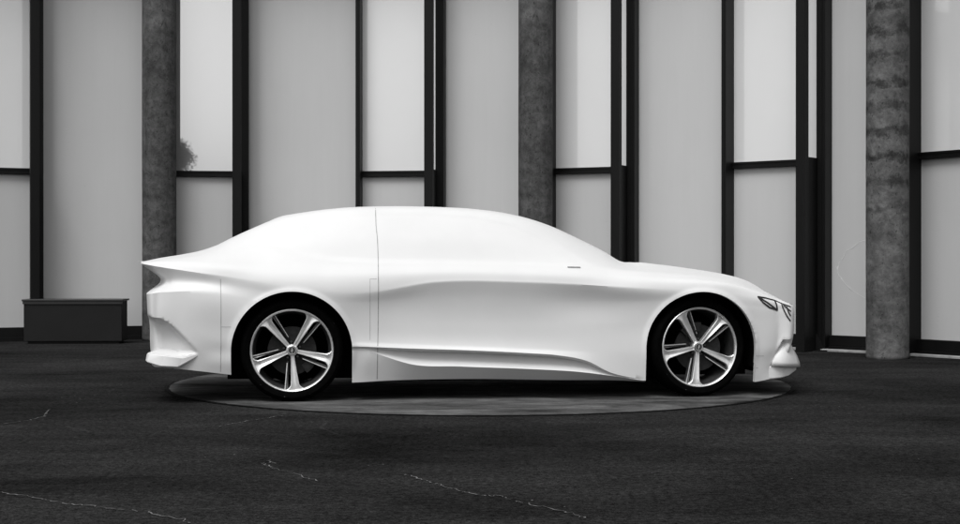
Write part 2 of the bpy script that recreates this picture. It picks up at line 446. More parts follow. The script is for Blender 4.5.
for k in range(90):
    z = random.uniform(.28, 1.0) * th; rad = .52 * math.sin(math.pi * min(1, (1.03 - z / th) / .76)) ** .7
    a = random.uniform(0, 6.28); rr = rad * random.random() ** .5
    clumps.append(Vector((rr * math.cos(a), rr * math.sin(a), z)))
for c in clumps:
    for k in range(90):
        p = c + Vector([random.gauss(0, .13) for _ in range(3)])
        u_ = Vector([random.gauss(0, 1) for _ in range(3)]).normalized(); v_ = u_.orthogonal().normalized()
        s_ = random.uniform(.035, .07)
        b.add([p - u_ * s_, p + v_ * s_ * .5, p + u_ * s_, p - v_ * s_ * .5], [(0, 1, 2, 3)])
b.build('crown', M['leaf'], tree)

# ================================================================ CAR
CO = Vector((-1.306, 10.0, 0)); CT = R(7.1); HW = .93
cs_, sn_ = math.cos(CT), math.sin(CT)
car = empty('concept_car', CO, CT)
tag(car, 'matt white windowless coupe body on silver five-spoke wheels, parked on the paved disc', 'car')
def loc(px, py, v):
    k = (px - CX) / F
    u = (k * (CO.y + v * cs_) - CO.x + v * sn_) / (cs_ - k * sn_)
    Y = CO.y + u * sn_ + v * cs_
    return (u, v, EYE - (py - HZ) / F * Y)
def to_px(P):                          # local array (n,3) -> photo pixels
    X = CO.x + P[..., 0] * cs_ - P[..., 1] * sn_; Y = CO.y + P[..., 0] * sn_ + P[..., 1] * cs_
    return CX + F * X / Y, HZ + F * (EYE - P[..., 2]) / Y
def pchip(x, y, xi):
    x = np.asarray(x, float); y = np.asarray(y, float); h = np.diff(x); d = np.diff(y) / h
    m = np.zeros_like(y)
    for i in range(1, len(x) - 1):
        if d[i - 1] * d[i] > 0:
            w1 = 2 * h[i] + h[i - 1]; w2 = h[i] + 2 * h[i - 1]; m[i] = (w1 + w2) / (w1 / d[i - 1] + w2 / d[i])
    m[0] = d[0]; m[-1] = d[-1]
    j = np.clip(np.searchsorted(x, xi) - 1, 0, len(x) - 2); t = (xi - x[j]) / h[j]
    return ((2 * t**3 - 3 * t**2 + 1) * y[j] + (t**3 - 2 * t**2 + t) * h[j] * m[j] + (-2 * t**3 + 3 * t**2) * y[j + 1] + (t**3 - t**2) * h[j] * m[j + 1])
def catmull(x, y, xi):                 # smooth (C1, centred slopes) interpolation, limited
    x = np.asarray(x, float); y = np.asarray(y, float); h = np.diff(x); d = np.diff(y) / h
    m = np.zeros_like(y); m[0] = d[0]; m[-1] = d[-1]
    m[1:-1] = (d[:-1] * h[1:] + d[1:] * h[:-1]) / (h[:-1] + h[1:])
    j = np.clip(np.searchsorted(x, xi) - 1, 0, len(x) - 2); t = (xi - x[j]) / h[j]
    return ((2 * t**3 - 3 * t**2 + 1) * y[j] + (t**3 - 2 * t**2 + t) * h[j] * m[j] + (-2 * t**3 + 3 * t**2) * y[j + 1] + (t**3 - t**2) * h[j] * m[j + 1])

# longitudinal lines of the body: (s, x, y, v); x,y where the line runs in the photograph, v its distance inward from the near side plane
L = []
def line(pts, crease=0.0, tail=.05, nose=.13):
    L.append((pts, crease, tail, nose))
line([(142,153,366,.14),(160,165,367.5,.06),(180,180,369,.03),(220,220,373.5,.02),(250,250,377,.02),(292,292,380,.02),(335,335,382.5,.03),(355,355,382.5,.035),(380,380,381,.06),(460,460,379,.09),(560,560,380,.09),(620,620,380.5,.05),(650,650,382,.02),(701,701,384,.01),(755,755,382,.03),(775,773,378.2,.085),(797,783,375,.2)])
line([(142,151,356,.13),(160,164,358,.05),(180,180,359,.02),(220,220,362,.0),(260,260,362,0),(292,292,361,0),(330,330,357,0),(350,350,353,0),(365,365,350,0),(385,385,356.5,.0),(410,410,364,.0),(460,460,366.5,.0),(528,528,369,.0),(580,580,372,.0),(620,620,377,.0),(645,645,380.5,.0),(701,701,378,0),(755,755,373,.02),(775,773,370,.085),(797,785,368,.2)],
     ([130,330,365,385,645,660,815],[0,0,.6,1,1,0,0]))
line([(142,150,343,.12),(160,162,346,.04),(180,180,348,.0),(220,220,351,-.005),(260,260,352,-.01),(292,292,352,-.01),(330,330,350,-.005),(350,350,349.3,.0),(365,365,348.6,.004),(385,385,350.3,.035),(410,410,351.5,.065),(460,460,353,.08),(528,528,356,.08),(557,557,358,.075),(587,587,364,.05),(612,612,374.3,.02),(630,630,378,.005),(645,645,379.6,.0),(701,701,372,0),(755,755,362,.015),(775,774,361,.075),(797,787.5,358,.19)],
     ([130,330,365,385,645,660,815],[0,0,.6,1,1,0,0]))
line([(142,150,331,.12),(160,160,333,.04),(180,180,336,-.005),(220,220,342,-.015),(260,260,345,-.02),(292,292,346,-.02),(330,330,346,-.02),(350,350,346.4,-.02),(365,365,346.8,-.02),(410,410,348.5,-.022),(460,460,350,-.024),(528,528,353.2,-.024),(557,557,355.2,-.022),(587,587,361,-.018),(612,612,373,-.01),(630,630,377.3,-.003),(645,645,379,.0),(701,701,366,0),(755,755,352,.01),(775,775,350,.055),(797,790,348,.16)],
     ([130,330,365,385,645,660,815],[0,0,.6,1,1,0,0]))
line([(142,149,320,.12),(160,159,322,.03),(180,180,325,-.01),(220,220,332,-.02),(260,260,337,-.03),(292,292,338,-.03),(330,330,340,-.022),(365,365,342.5,-.01),(410,410,344.5,-.006),(444,444,346,-.004),(528,528,349.4,-.004),(587,587,352,-.004),(620,620,353.5,-.006),(660,660,354,-.01),(701,701,352,-.01),(755,755,341,.01),(775,777,338,.055),(797,793,336,.17)],
     ([130,330,365,600,660,700,815],[0,0,.5,.6,.2,0,0]))
line([(142,147.5,294,.12),(160,160,292.5,.03),(180,180,291.5,-.01),(200,200,291,-.02),(225,225,294,-.025),(260,260,303,-.035),(292,292,311,-.04),(330,330,317,-.03),(365,365,321,-.008),(410,410,323,.008),(444,444,324,.013),(528,528,326,.013),(587,587,327,.01),(630,630,325,.0),(670,670,320,-.015),(701,701,318,-.02),(755,755,320,.01),(775,778,320,.055),(797,794,320,.17)],
     ([130,180,225,240,815],[1,.9,.3,0,0]))
line([(142,162,279,.26),(160,170,280,.13),(180,183,281,.07),(200,200,282,.035),(225,225,285,.0),(260,260,292,-.03),(292,292,298,-.045),(330,330,303,-.04),(365,365,303,-.022),(410,410,299.5,-.004),(444,444,299,.0),(528,528,300,.0),(587,587,302,.01),(630,630,303,-.01),(670,670,302,-.03),(701,701,302,-.035),(755,755,307,.01),(775,776,309,.055),(797,794,311,.17)])
line([(142,142,263.8,.22),(160,160,267,.10),(180,180,270,.05),(200,200,273,.02),(229,229,277,-.005),(260,260,282,-.03),(292,292,286.5,-.045),(330,330,291,-.045),(360,360,293,-.040),(385,385,290.5,-.036),(405,405,286.8,-.033),(430,430,282.6,-.031),(450,450,281.2,-.03),(520,520,282,-.03),(580,580,284.5,-.03),(620,620,287,-.04),(660,660,289,-.042),(701,701,290,-.04),(735,735,293,-.01),(757,757,298,.02),(775,775,302.5,.06),(797,793,306.3,.18)],
     ([130,180,229,270,345,385,430,590,640,680,815],[1,1,.7,0,0,.5,1,1,.4,0,0]))
line([(142,142.3,262.7,.24),(160,160,262.5,.13),(180,180,263.7,.08),(200,200,265.3,.05),(229,229,268,.02),(260,260,271,.005),(292,292,274,-.01),(330,330,276.5,-.015),(380,380,275.5,-.015),(430,430,273,-.01),(520,520,274,-.01),(580,580,276.5,-.01),(620,620,279.5,-.01),(660,660,281.5,-.02),(701,701,283,-.02),(735,735,286.5,.01),(757,757,293,.045),(775,775,299,.10),(797,792.5,305.4,.21)])
line([(142,142.6,262.2,.28),(160,160,260.2,.2),(180,180,258.8,.17),(200,200,258.5,.15),(229,229,259,.11),(260,260,262,.08),(292,292,264,.055),(330,330,265,.045),(380,380,264.5,.04),(430,430,264.5,.04),(520,520,266,.04),(580,580,268.5,.045),(620,620,272,.06),(660,660,275,.07),(701,701,278,.08),(735,735,283,.11),(757,757,290.6,.15),(775,775,297.4,.2),(797,792,304.8,.28)],
     ([130,300,360,560,600,815],[0,0,.35,.35,0,0]))
line([(142,143,261.8,.4),(160,160,259,.36),(180,180,256.5,.34),(200,200,253.2,.32),(229,229,248,.28),(260,260,243,.22),(292,292,239,.19),(330,330,237,.165),(380,380,236,.16),(430,430,236,.16),(500,500,239,.17),(550,550,248,.18),(580,580,256.5,.19),(605,605,263.5,.21),(620,620,267,.24),(660,660,270,.28),(701,701,274,.3),(735,735,280.4,.32),(757,757,288.6,.35),(775,775,296.3,.37),(797,791.5,304.3,.42)])
line([(142,143.5,261.5,.55),(160,160,258.2,.53),(180,180,255,.52),(200,200,251,.5),(215,215,246.8,.48),(229,229,240.5,.46),(260,260,227,.42),(280,280,220,.4),(310,310,214,.37),(345,345,210.5,.35),(378,378,209.5,.34),(430,430,210,.34),(470,470,212,.34),(500,500,215.5,.35),(525,525,220.5,.36),(550,550,228.5,.38),(580,580,241.7,.41),(605,605,254,.44),(620,620,262.3,.48),(660,660,266.4,.5),(701,701,271.3,.52),(735,735,278.5,.53),(757,757,287.4,.55),(775,775,295.6,.56),(797,791,303.9,.6)],
     ([130,815],[.15,.15]))
TOP = [(142,144,261.3),(160,160,258),(180,180,254.8),(200,200,250.8),(215,215,246),(231,231,238.3),(252,252,228.7),(270,270,221),(279,279,217.3),(284,284,215.9),(292,292,214.4),(310,310,211.8),(345,345,208.2),(378,378,206.9),(430,430,207.2),(470,470,209),(500,500,212.5),(525,525,217.8),(550,550,226),(580,580,239.7),(605,605,252.3),(620,620,261.2),(643,643,263),(660,660,264.8),(685,685,268),(701,701,270.3),(727,727,275.2),(748,748,281.5),(765,765,289.8),(781,781,298.3),(797,790.5,303.5)]
line([(s, x, y, .66) for s, x, y in TOP])
line([(s, x, y, HW) for s, x, y in TOP], tail=.06, nose=.15)

# tail surface rounding: outline inward values
sv = np.unique(np.concatenate([np.linspace(120, 142, 26), np.linspace(142, 797, 600), np.linspace(797, 815, 26)]))
rows = []; crs = []
REF = np.array([(s,) + loc(x, y, v) for s, x, y, v in L[8][0]])
for pts, cr, tl, ns in L:
    P = [(s,) + loc(x, y, v) for s, x, y, v in pts]
    Q_ = []
    for s_, u, v, z in P:                                            # plan curvature of the nose: inner lines reach only a little further than the corner
        cap = np.interp(s_, REF[:, 0], REF[:, 1]) + .20 * max(0, v - np.interp(s_, REF[:, 0], REF[:, 2]))
        t = min(max((s_ - 700) / 97, 0), 1); wgt = t * t * (3 - 2 * t)
        lift = np.interp(s_, [710, 735, 748, 757, 765, 775, 781, 797], [0, .006, .014, .020, .024, .018, .013, 0]) * min(max((v - .1) / .35, 0), 1)
        Q_.append((s_, u - wgt * max(0, u - cap), v, z + lift))
    P = Q_
    if P[-1][2] > .5: ns = .03
    s0, u0, v0, z0 = P[0]; s1, u1, v1, z1 = P[-1]
    pre = [(120, u0 - tl, HW, z0)] + ([(127, u0 - tl * .9, v0 + .62 * (HW - v0), z0), (135, u0 - tl * .55, v0 + .25 * (HW - v0), z0)] if v0 < HW else [])
    post = ([(803, u1 + ns * .45, v1 + .3 * (HW - v1), z1), (809, u1 + ns * .85, v1 + .65 * (HW - v1), z1)] if v1 < HW else []) + [(815, u1 + ns, HW, z1)]
    P = np.array(pre + P + post)
    rows.append(np.stack([pchip(P[:, 0], P[:, 1], sv), catmull(P[:, 0], P[:, 2], sv), catmull(P[:, 0], P[:, 3], sv)], 1))
    crs.append(np.interp(sv, cr[0], cr[1]) if isinstance(cr, tuple) else np.full(len(sv), cr))
K = len(rows); Rw = np.stack(rows, 0); Cw = np.stack(crs, 0)        # (K, n, 3)
Rw[:, :, 1] = np.minimum(Rw[:, :, 1], HW)
# along the section
ds = np.maximum(np.linalg.norm(np.diff(Rw[:, :, 1:], axis=0), axis=2), 1e-4)  # (K-1, n)
sec = np.diff(Rw, axis=0) / ds[:, :, None]
mt = np.zeros_like(Rw)
h0 = ds[:-1, :, None]; h1 = ds[1:, :, None]
mt[1:-1] = (sec[:-1] * h1 + sec[1:] * h0) / (h0 + h1)
mL = mt.copy(); mR = mt.copy()                                       # arriving / leaving tangents
c = Cw[1:-1, :, None]
mL[1:-1] = mt[1:-1] * (1 - c) + sec[:-1] * c; mR[1:-1] = mt[1:-1] * (1 - c) + sec[1:] * c
mR[0] = sec[0]; mL[-1] = sec[-1]
mL[-1, :, 2] = 0; mL[-1, :, 1] = 1
NT = [8, 8, 5, 6, 14, 14, 12, 10, 9, 16, 16, 12, 8]
NT = (NT + [10] * K)[:K - 1]
G = []
for k in range(K - 1):
    for q in range(NT[k]):
        t = q / NT[k]; h = ds[k][:, None]
        G.append((2*t**3-3*t**2+1) * Rw[k] + (t**3-2*t**2+t) * h * mR[k] + (-2*t**3+3*t**2) * Rw[k+1] + (t**3-t**2) * h * mL[k+1])
G.append(Rw[-1]); G = np.stack(G, 0)                                  # (nt, ns, 3)
G[:, 0, 1] = HW; G[:, -1, 1] = HW; G[-1, :, 1] = HW
G[..., 1] = np.minimum(G[..., 1], HW)

# pockets and arch lips, pushed into / out of the side surface
PX, PY = to_px(G)
def sstep(a, b, x): t = np.clip((x - a) / (b - a), 0, 1); return t * t * (3 - 2 * t)
def poly_sd(px, py, poly):             # >0 inside, distance in pixels to the edge
    d = np.full(px.shape, 1e9); ins = np.zeros(px.shape, bool); n = len(poly)
    for i in range(n):
        x0, y0 = poly[i]; x1, y1 = poly[(i + 1) % n]
        ex, ey = x1 - x0, y1 - y0; t = np.clip(((px - x0) * ex + (py - y0) * ey) / (ex * ex + ey * ey), 0, 1)
        d = np.minimum(d, np.hypot(px - x0 - t * ex, py - y0 - t * ey))
        cnd = ((y0 > py) != (y1 > py)) & (px < (x1 - x0) * (py - y0) / (y1 - y0 + 1e-12) + x0); ins ^= cnd
    return np.where(ins, d, -d)
sd1 = poly_sd(PX, PY, [(139, 313), (156, 319), (163, 320.5), (170, 324.5), (181, 335), (199, 353.5), (168, 356), (139, 357)])
ramp = np.clip((199 - PX) / 48, 0, 1)
side = (sv[None, :] > 128)
G[..., 1] += np.where(side, sstep(-1, 4, sd1) * .15 * sstep(128, 139, sv[None, :]) * ramp ** .7, 0) * (G[..., 1] < .5)
sd2 = poly_sd(PX, PY, [(783, 339), (800, 339), (802, 367), (770, 367), (776, 352)])
G[..., 1] += np.where(sv[None, :] < 806, sstep(-.4, 5, sd2) * .07 * (1 - sstep(782, 795, sv[None, :])), 0) * (G[..., 1] < .6)
sdg = poly_sd(PX, PY, [(298, 220.5), (345, 214.5), (378, 213.5), (430, 214), (478, 217.5), (515, 226), (552, 243), (588, 264.5), (560, 265), (520, 263.5), (430, 262), (378, 261.5), (335, 259), (285, 251), (252, 243), (275, 230)])
G[..., 1] += np.where(side & (G[..., 1] < .6), sstep(-2.5, 2.5, sdg) * .010, 0)
# dent of the panel round the rear lamp, gentle lips round the arches
AR = [(0.0, .357, .418), (2.92, .357, .408)]
for uc, zc, ra in AR:
    rr = np.hypot(G[..., 0] - uc, G[..., 2] - zc)
    G[..., 1] -= np.where(G[..., 1] < .4, .012 * np.exp(-((rr - ra) / .022) ** 2), 0)

nt_, ns_ = G.shape[:2]
V = G.reshape(-1, 3); dead = np.zeros(len(V), bool)
for uc, zc, ra in AR:
    du = V[:, 0] - uc; dz = V[:, 2] - zc
    hit = ((du**2 + dz**2 < ra**2) | ((np.abs(du) < ra) & (dz < 0))) & (V[:, 1] < .6)
    dead |= hit
idx = np.arange(nt_ * ns_).reshape(nt_, ns_)
a, b_, c, d = idx[:-1, :-1], idx[:-1, 1:], idx[1:, 1:], idx[1:, :-1]
Q = np.stack([a, b_, c, d], -1).reshape(-1, 4)
keep = ~(dead[Q].any(1)); Qk = Q[keep]
bnd = np.intersect1d(np.unique(Q[~keep]), np.unique(Qk))
lips = []
for uc, zc, ra in AR:
    for i in bnd:
        if V[i, 1] > .6: continue
        du, dz = V[i, 0] - uc, V[i, 2] - zc
        if abs(du) > ra + .1: continue
        if dz > 0:
            r = math.hypot(du, dz)
            if r < ra + .1: V[i, 0] = uc + du * ra / r; V[i, 2] = zc + dz * ra / r
        else: V[i, 0] = uc + math.copysign(ra, du)
# mirrored half
nV = len(V); V2 = V.copy(); V2[:, 1] = 2 * HW - V[:, 1]
cen = set(idx[:, 0]) | set(idx[:, -1]) | set(idx[-1, :])
mp_ = np.arange(nV) + nV
for i in cen: mp_[i] = i
AV = np.concatenate([V, V2]); AF = np.concatenate([Qk, mp_[Qk][:, ::-1]])
used = np.unique(AF); rem = -np.ones(len(AV), int); rem[used] = np.arange(len(used))
AV = AV[used]; AF = rem[AF]
# faces outward: near side must look towards -v
body = mesh('body', AV.tolist(), AF.tolist(), M['white'], car, True, 38)
bmx = bmesh.new(); bmx.from_mesh(body.data)
bmesh.ops.remove_doubles(bmx, verts=bmx.verts[:], dist=1e-5)
# return flange round the openings
edges = [e for e in bmx.edges if e.is_boundary]
arch_e = []
for e in edges:
    m_ = (e.verts[0].co + e.verts[1].co) / 2
    if any(abs(m_.x - uc) < ra + .02 and m_.z < zc + ra + .02 for uc, zc, ra in AR) and all(abs(v.co.x - uc) < 9 for v in e.verts):
        if any(math.hypot(m_.x - uc, max(m_.z - zc, 0)) > ra - .03 and abs(math.hypot(m_.x - uc, max(m_.z - zc, 0)) - ra) < .03 for uc, zc, ra in AR): arch_e.append(e)
r_ = bmesh.ops.extrude_edge_only(bmx, edges=arch_e)
for v in [g for g in r_['geom'] if isinstance(g, bmesh.types.BMVert)]:
    v.co.y += .045 if v.co.y < HW else -.045
bmesh.ops.recalc_face_normals(bmx, faces=bmx.faces[:])
bmx.to_mesh(body.data); bmx.free(); body.data.update()
body.data.set_sharp_from_angle(angle=R(38))

# report of silhouette for the builder
import os
bvh = BVHTree.FromPolygons([v.co.copy() for v in body.data.vertices], [tuple(p.vertices) for p in body.data.polygons])
MI = (Matrix.Translation(CO) @ Matrix.Rotation(CT, 4, 'Z')).inverted()
def on_body(px, py):
    o = MI @ Vector((0, 0, EYE)); dr = (MI.to_3x3() @ Vector(((px - CX) / F, 1, (HZ - py) / F))).normalized()
    h, n_, i_, d_ = bvh.ray_cast(o, dr)
    if h is None: return None
    if n_.dot(dr) > 0: n_ = -n_
    return h, n_
def body_strip(b, pts, wd, lift=.0012, stepx=2.0):
    P = []; N_ = []
    for (x0, y0), (x1, y1) in zip(pts[:-1], pts[1:]):
        n = max(1, int(math.hypot(x1 - x0, y1 - y0) / stepx))
        for k in range(n):
            r = on_body(x0 + (x1 - x0) * k / n, y0 + (y1 - y0) * k / n)
            if r: P.append(r[0]); N_.append(r[1])
    r = on_body(*pts[-1])
    if r: P.append(r[0]); N_.append(r[1])
    k = 1
    while k < len(P) and (P[k] - P[k - 1]).length < .09: k += 1
    P = P[:k]; N_ = N_[:k]
    if len(P) > 1: b.add(*ribbon(P, N_, wd, lift))
def mirror(o):                         # same part on the far side
    m2 = o.copy(); m2.data = o.data.copy(); COL.objects.link(m2)
    for v in m2.data.vertices: v.co.y = 2 * HW - v.co.y
    m2.data.flip_normals(); return m2
seams = [([(375.5, 208.5), (376, 225), (377.5, 240), (378.2, 260), (378.5, 290), (378, 330), (377.5, 356), (377, 379)], .004),
         ([(220.5, 279), (221, 300), (221, 345), (220.5, 372)], .003),
         ([(370, 279), (370, 340)], .0018), ([(370, 279), (377, 279)], .0018),
         ([(221, 327), (231, 327)], .002), ([(756, 356), (764, 356)], .002), ([(752, 368), (758, 368)], .002)]
for pts, wd in seams:
    b = MB(); body_strip(b, pts, wd); o = b.build('panel_seam', M['seam'], car); mirror(o)
b = MB(); body_strip(b, [(567.5, 267.3), (580.5, 267.6)], .013, .003); o = b.build('mirror_mount', M['seam'], car); mirror(o)

# headlights: black outlines on the body
def lamp(polys, wd):
    b = MB()
    for pl in polys: body_strip(b, pl, wd, .004, 1.0)
    o = b.build('headlight', M['black'], car)
    md = o.modifiers.new('t', 'SOLIDIFY'); md.thickness = .006; md.offset = -1
    mirror(o)
lamp([[(757.6, 296.8), (765, 298), (774.5, 300.5), (776.5, 305), (777.3, 310.2), (769.5, 307.5), (763, 302.5), (757.6, 296.8)],
      [(759.5, 297.8), (768, 303), (777, 310)]], .011)
lamp([[(774.5, 300.5), (781.5, 303.6), (790.5, 306.8)], [(781.5, 303.6), (784, 310), (787, 316), (790.3, 321)],
      [(783.5, 305), (788, 309), (790.8, 311.5)], [(786.5, 306.5), (788.5, 312), (790.5, 316)]], .009)

# dark insides: arch liners, underbody, grille bar
for uc, zc, ra in AR:
    for side_ in (0, 1):
        b = MB(); y0, y1 = (.035, .42) if side_ == 0 else (2 * HW - .42, 2 * HW - .035)
        n = 40; rr = ra + .012; vs = []
        prof = [(-rr, -.30 + .0)] + [(rr * math.cos(math.pi - math.pi * i / n), rr * math.sin(math.pi - math.pi * i / n)) for i in range(n + 1)] + [(rr, -.30)]
        yin = y1 if side_ == 0 else y0
        for y in (y0, y1):
            for x, z in prof: vs.append((uc + x, y, max(zc + z, .212)))
        k = len(prof); fs = [(i, i + 1, k + i + 1, k + i) for i in range(k - 1)]
        base = k if side_ == 0 else 0
        fs.append(tuple(range(base, base + k)))
        b.add(vs, fs); b.build('arch_liner', M['dark'], car, False)
b = MB(); b.box(.46, 2.46, .10, 2 * HW - .10, .135, .30, None, .02); b.box(-.80, -.46, .3, 2 * HW - .3, .27, .38, None, .02); b.box(3.36, 3.52, .25, 2 * HW - .25, .17, .26, None, .02)
b.box(-.46, .46, .36, 2 * HW - .36, .14, .3); b.box(2.46, 3.36, .36, 2 * HW - .36, .14, .3)
b.build('underbody', M['dark'], car)
# grille: dark bars lying on the nose, shot onto the body from the front
def front_hit(v, z):
    h, n_, i_, d_ = bvh.ray_cast(Vector((6, v, z)), Vector((-1, 0, 0)))
    if h is None or h.x < 3: return None
    return h, (n_ if n_.x > 0 else -n_)
b = MB()
def front_line(pts, wd):
    P = []; N_ = []
    for (v0, z0), (v1, z1) in zip(pts[:-1], pts[1:]):
        n = max(2, int(math.hypot(v1 - v0, z1 - z0) / .02))
        for k in range(n + 1):
            r = front_hit(v0 + (v1 - v0) * k / n, z0 + (z1 - z0) * k / n)
            if r: P.append(r[0]); N_.append(r[1])
    if len(P) > 1: b.add(*ribbon(P, N_, wd, .005))
for z, hv in ((.655, .60), (.625, .57), (.595, .54), (.565, .51), (.535, .47), (.505, .42), (.475, .36)): front_line([(HW - hv, z), (HW + hv, z)], .012)
front_line([(HW - .60, .66), (HW - .54, .58), (HW - .36, .47)], .016); front_line([(HW + .60, .66), (HW + .54, .58), (HW + .36, .47)], .016)
o = b.build('grille', M['black'], car); md = o.modifiers.new('t', 'SOLIDIFY'); md.thickness = .006; md.offset = -1

# rear and front blades of the bumpers: real wedges that wrap round the corner
def blade(name, top, bot, depth_in, m):
    """top/bot: lists of (px,py,v) along the outer edge"""
    n = len(top); T_ = [Vector(loc(*p)) for p in top]; B_ = [Vector(loc(*p)) for p in bot]
    vs = []; 
    for t_, b__, di in zip(T_, B_, depth_in):
        vs += [t_, b__, b__ + Vector((di[0], di[1], -.0)), t_ + Vector((di[0], di[1], di[2]))]
    fs = []
    for i in range(n - 1):
        for j in range(4): fs.append((4 * i + j, 4 * i + (j + 1) % 4, 4 * i + 4 + (j + 1) % 4, 4 * i + 4 + j))
    fs += [(3, 2, 1, 0), (4 * n - 4, 4 * n - 3, 4 * n - 2, 4 * n - 1)]
    bm = bmesh.new(); bv = [bm.verts.new(v) for v in vs]
    for f in fs: bm.faces.new([bv[i] for i in f])
    bmesh.ops.recalc_face_normals(bm, faces=bm.faces[:])
    bmesh.ops.bevel(bm, geom=bm.edges[:], offset=.006, segments=3, affect='EDGES')
    me = bpy.data.meshes.new(name); bm.to_mesh(me); bm.free(); me.materials.append(m)
    me.polygons.foreach_set('use_smooth', [True] * len(me.polygons)); me.set_sharp_from_angle(angle=R(55))
    o = bpy.data.objects.new(name, me); COL.objects.link(o); o.parent = car; mirror(o); return o
blade('rear_bumper_blade', [(199.5, 353, .0), (183, 357.5, -.02), (165, 355.5, -.01), (149, 353.5, .08), (146.8, 353.2, .3), (160, 353, HW - .002)],
      [(199, 356, .0), (178, 367.5, -.02), (160, 366.5, -.01), (146.5, 362.3, .08), (145.5, 361, .3), (159, 361, HW - .002)],
      [(0, .05, .0), (.0, .16, .04), (.05, .2, .05), (.15, .2, .055), (.15, .02, .05), (.15, 0, .04)], M['white'])
blade('front_bumper_blade', [(760, 366.8, .085), (772, 366.3, .056), (781, 366.0, .065), (790, 365.2, .10), (796.5, 364.4, .16), (796.8, 364, .38), (782, 364, HW - .002)],
      [(760, 380, .09), (772, 379.0, .060), (781, 378.0, .07), (789, 375.6, .105), (795.5, 371, .165), (796, 370.5, .38), (781, 370.5, HW - .002)],
      [(0, .06, .0), (-.0, .10, .02), (-.02, .12, .02), (-.05, .15, .02), (-.12, .12, .02), (-.15, .02, .02), (-.15, 0, .02)], M['white'])
# curved fang above the front blade
def fang():
    rows_ = [((783.5, 345.5), (787, 345), .13), ((779, 351), (789.5, 350), .11), ((775.5, 357), (793.5, 357), .09), ((772.5, 362), (796, 363.5), .08), ((771, 366), (796.3, 367), .08)]
    vs = []; nn = 9
    for (x0, y0), (x1, y1), v0 in rows_:
        for j in range(nn):
            t = j / (nn - 1); x = x0 + (x1 - x0) * t; y = y0 + (y1 - y0) * t
            v = v0 - .025 * math.sin(t * math.pi * .8) + .14 * t ** 3
            vs.append(Vector(loc(x, y, v)))
    fs = []
    for i in range(len(rows_) - 1):
        for j in range(nn - 1): fs.append((i * nn + j, i * nn + j + 1, i * nn + nn + j + 1, i * nn + nn + j))
    o = mesh('front_bumper_fin', vs, fs, M['white'], car, True)
    md = o.modifiers.new('t', 'SOLIDIFY'); md.thickness = .03; md.offset = -1
    mirror(o)
fang()

